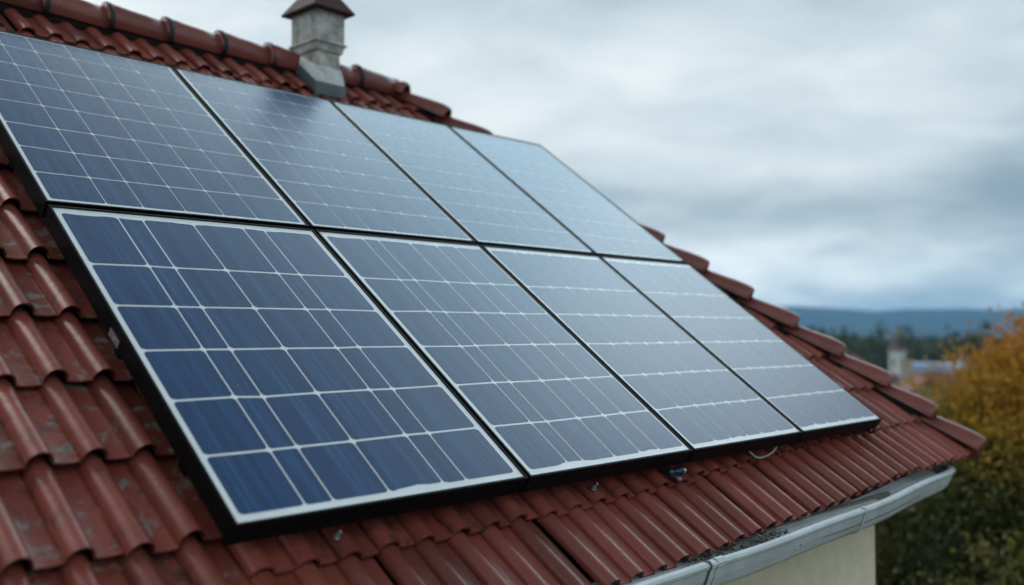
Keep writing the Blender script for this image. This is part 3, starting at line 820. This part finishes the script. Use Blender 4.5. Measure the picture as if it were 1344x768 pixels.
# ------------------------------------------------------------------ the town below
M_white = simple('white_render', (0.62, 0.63, 0.62), 0.85, 0, 0.08, 2)
M_beige = simple('beige_render', (0.42, 0.36, 0.28), 0.85, 0, 0.1, 2)
M_red = simple('red_roof', (0.22, 0.06, 0.045), 0.8, 0, 0.25, 2)
M_brown = simple('brown_roof', (0.10, 0.055, 0.060), 0.8, 0, 0.25, 2)
M_bluer = simple('blue_metal_roof', (0.30, 0.38, 0.52), 0.5, 0.2, 0.1, 2)
M_pane = simple('window_glass', (0.03, 0.035, 0.04), 0.12)
def town_house(x, y, w, d, hw, hr, rot, mw, mr_, label, turret=False, flat=False):
    z = gz(math.hypot(x, y)) - 0.2
    root = empty('town_house', (x, y, z), (0, 0, rad(rot)), label, 'house', 'houses in the town below')
    mb = MB(); mb.box((-w/2, -d/2, 0), (w/2, d/2, hw))
    if not flat: mb.add([(-w/2, -d/2+.01, hw+.002), (-w/2, d/2-.01, hw+.002), (-w/2, 0, hw+hr-.1), (w/2, -d/2+.01, hw+.002), (w/2, d/2-.01, hw+.002), (w/2, 0, hw+hr-.1)], [(0, 2, 1), (3, 4, 5), (0, 1, 4, 3), (0, 3, 5, 2), (1, 2, 5, 4)])
    mb.build('wall', mw, root)
    mb = MB(); e = 0.45
    if flat: mb.box((-w/2-.3, -d/2-.3, hw+.003), (w/2+.3, d/2+.3, hw+hr), bev=0.05)
    else:
        for s in (1, -1):
            sl_ = hr/(d/2); y1 = d/2+e
            q = [(-w/2-e, s*y1, hw-e*sl_), (w/2+e, s*y1, hw-e*sl_), (w/2+e, 0, hw+hr), (-w/2-e, 0, hw+hr)]
            vs = q + [(a, b, c+0.16) for a, b, c in q]
            mb.add(vs, [(0, 1, 2, 3), (7, 6, 5, 4), (0, 4, 5, 1), (1, 5, 6, 2), (2, 6, 7, 3), (3, 7, 4, 0)])
    rf = mb.build('roof', mr_, root, fixn=True)
    if not flat and not turret:
        mb = MB(); mb.box((w*0.25, -0.35+d*0.1, hw+hr*0.5), (w*0.25+0.6, 0.35+d*0.1, hw+hr+0.8)); mb.box((w*0.25-.08, -0.43+d*0.1, hw+hr+0.803), (w*0.25+0.68, 0.43+d*0.1, hw+hr+0.93)); mb.build('chimney', mw, rf)
    for s, n in ((-1, 0), (1, 0)):
        for fl_ in range(max(1, int(hw/2.8))):
            for k in range(max(2, int(w/2.6))):
                xx = -w/2 + (k+0.5)*w/max(2, int(w/2.6)); zz = 1.0 + 2.8*fl_
                mb = MB(); yy = s*(d/2+0.03)
                mb.box((xx-0.55, yy-0.04, zz), (xx+0.55, yy+0.04, zz+1.4)); wf = mb.build('window', M_white, root)
                mb = MB(); yy = s*(d/2+0.075); mb.box((xx-0.46, yy-0.003, zz+0.09), (xx+0.46, yy+0.003, zz+1.31)); mb.build('pane', M_pane, wf)
    if turret:
        mb = MB(); zt = hw+hr
        mb.box((-0.45, -0.45, hw+0.5), (0.45, 0.45, zt+1.9)); mb.box((-0.52, -0.52, zt+1.903), (0.52, 0.52, zt+2.05)); tu = mb.build('turret', M_white, root)
        mb = MB(); mb.add([(-.68, -.68, zt+2.053), (.68, -.68, zt+2.053), (.68, .68, zt+2.053), (-.68, .68, zt+2.053), (-.3, -.3, zt+2.6), (.3, -.3, zt+2.6), (.3, .3, zt+2.6), (-.3, .3, zt+2.6)],
               [(3, 2, 1, 0), (4, 5, 6, 7), (0, 1, 5, 4), (1, 2, 6, 5), (2, 3, 7, 6), (3, 0, 4, 7)]); mb.build('turret_roof', M_brown, tu)
        for s in (-1, 1):
            mb = MB(); mb.box((-0.13, s*0.46-0.006, zt+0.5), (0.13, s*0.46+0.006, zt+1.4)); mb.build('turret_window', M_pane, tu)
            mb = MB(); mb.box((s*0.46-0.006, -0.13, zt+0.5), (s*0.46+0.006, 0.13, zt+1.4)); mb.build('turret_louvre', M_pane, tu)
    return root
town_house(79.3, 29.7, 10, 8, 5.6, 2.6, -20, M_beige, M_brown, 'house in the valley with a white square turret under a dark cap', turret=True)
town_house(60.0, 20.6, 9, 7, 4.8, 2.7, 25, M_beige, M_red, 'red roofed house in the valley just left of the yellow tree')
town_house(98, 33.6, 5, 5, 7.6, 1.0, 15, M_white, M_bluer, 'white flat roofed block with a blue roof edge in the valley', flat=True)
town_house(86, 25.5, 9, 8, 5.2, 2.9, -35, M_white, M_red, 'white house with a red gable roof behind the top of the yellow tree')
town_house(72, 31.5, 9, 7, 4.6, 2.6, 60, M_white, M_brown, 'white house with a brown roof left of the turret house')
town_house(118, 52, 12, 9, 5.6, 3.2, 10, M_beige, M_red, 'beige house with a red roof far left in the valley')
town_house(130, 38, 12, 9, 5.6, 3.2, -15, M_beige, M_brown, 'beige house with a brown roof at the foot of the far wood')

town_house(92, 14, 9, 7, 4.8, 2.8, 40, M_white, M_red, 'white house with a red roof hidden behind the orange tree')
town_house(108, 22, 10, 8, 5.4, 3.0, -10, M_beige, M_red, 'beige house with a red roof in the second row of the town')
town_house(124, 8, 11, 8, 5.2, 3.0, 20, M_white, M_brown, 'white house with a brown roof far right in the town')
town_house(150, 28, 12, 9, 5.4, 3.2, 5, M_white, M_red, 'white house with a red roof at the far edge of the town')
for i, (x, y, h) in enumerate(((70, 27, 5.0), (84, 33, 6.5), (90, 21, 6.0), (101, 28, 7.0), (104, 45, 7.5), (116, 31, 7.5), (122, 46, 8.0), (136, 22, 8.0), (140, 46, 8.5), (100, 6, 6.5))):
    z = gz(math.hypot(x, y)) - 0.1
    kind = ('olive', 'dark green', 'yellowing')[i % 3]
    sh = (0.30, 0.12, 0.55)[i % 3]
    tree('town_tree', (x, y, z), (x, y, z + h*0.6), (h*0.36, h*0.36, h*0.42), 60, 60, 0.20, lambda q, p, sh=sh: sh + 0.12*q, kind + ' round tree standing among the houses of the town', 'trees among the houses', 0.2)
# ------------------------------------------------------------------ far wood: one mass of crowns
def far_wood():
    rg = np.random.default_rng(5); V, C4 = [], []
    n = 0; pos, siz, tin = [], [], []
    for k in range(750):
        az = rad(rg.uniform(48, 92)); D = rg.uniform(260, 560); bx, by = D*math.sin(az), D*math.cos(az)
        bz = gz(D); h = rg.uniform(12, 19); r0 = rg.uniform(2.4, 4.0); tt = rg.choice([0.08, 0.12, 0.2, 0.3, 0.55], p=[.2, .3, .25, .17, .08])
        m = 90
        d = rg.normal(0, 1, (m, 3)); d /= np.linalg.norm(d, axis=1, keepdims=True); d *= rg.uniform(0.5, 1.05, (m, 1))
        pos.append(np.array([bx, by, bz + h*0.55]) + d*np.array([r0, r0, h*0.47])); siz.append(np.full(m, r0*0.26)*rg.uniform(0.6, 1.3, m)); tin.append(np.clip(tt + rg.normal(0, .05, m), 0, 1))
    pos = np.concatenate(pos); siz = np.concatenate(siz)[:, None]; tin = np.concatenate(tin); tot = len(pos)
    a = rg.normal(0, 1, (tot, 3)); a /= np.linalg.norm(a, axis=1, keepdims=True)
    b = np.cross(a, rg.normal(0, 1, (tot, 3))); b /= np.linalg.norm(b, axis=1, keepdims=True)
    V = np.stack([pos-a*siz, pos+b*siz*.8, pos+a*siz, pos-b*siz*.8], 1).reshape(-1, 3)
    me = bpy.data.meshes.new('far_wood')
    me.vertices.add(tot*4); me.vertices.foreach_set('co', V.astype(np.float32).ravel())
    me.loops.add(tot*4); me.loops.foreach_set('vertex_index', np.arange(tot*4, dtype=np.int32))
    me.polygons.add(tot); me.polygons.foreach_set('loop_start', np.arange(0, tot*4, 4, dtype=np.int32))
    me.update(calc_edges=True)
    at = me.color_attributes.new('tint', 'FLOAT_COLOR', 'POINT'); c4 = np.ones((tot*4, 4), dtype=np.float32); c4[:, 0] = np.repeat(tin, 4)
    at.data.foreach_set('color', c4.ravel()); me.materials.append(M_autumn); me.validate()
    tag(link(bpy.data.objects.new('far_wood', me)), 'dark green wood stretching across the valley beyond the town', 'wood', kind='stuff')
far_wood()

# ------------------------------------------------------------------ haze
hz = MB(); hz.box((-5600, -5600, -21.0), (5600, 5600, 135.0))
mh = bpy.data.materials.new('haze_air'); mh.use_nodes = True
nt = mh.node_tree; nt.nodes.clear()
pv = nt.nodes.new('ShaderNodeVolumePrincipled'); pv.inputs['Color'].default_value = (0.24, 0.58, 0.97, 1); pv.inputs['Density'].default_value = 0.00016
pv.inputs['Anisotropy'].default_value = 0.2
om = nt.nodes.new('ShaderNodeOutputMaterial'); nt.links.new(pv.outputs[0], om.inputs['Volume'])
tag(hz.build('haze', mh), 'thin blue haze hanging over the valley', 'haze', kind='stuff')
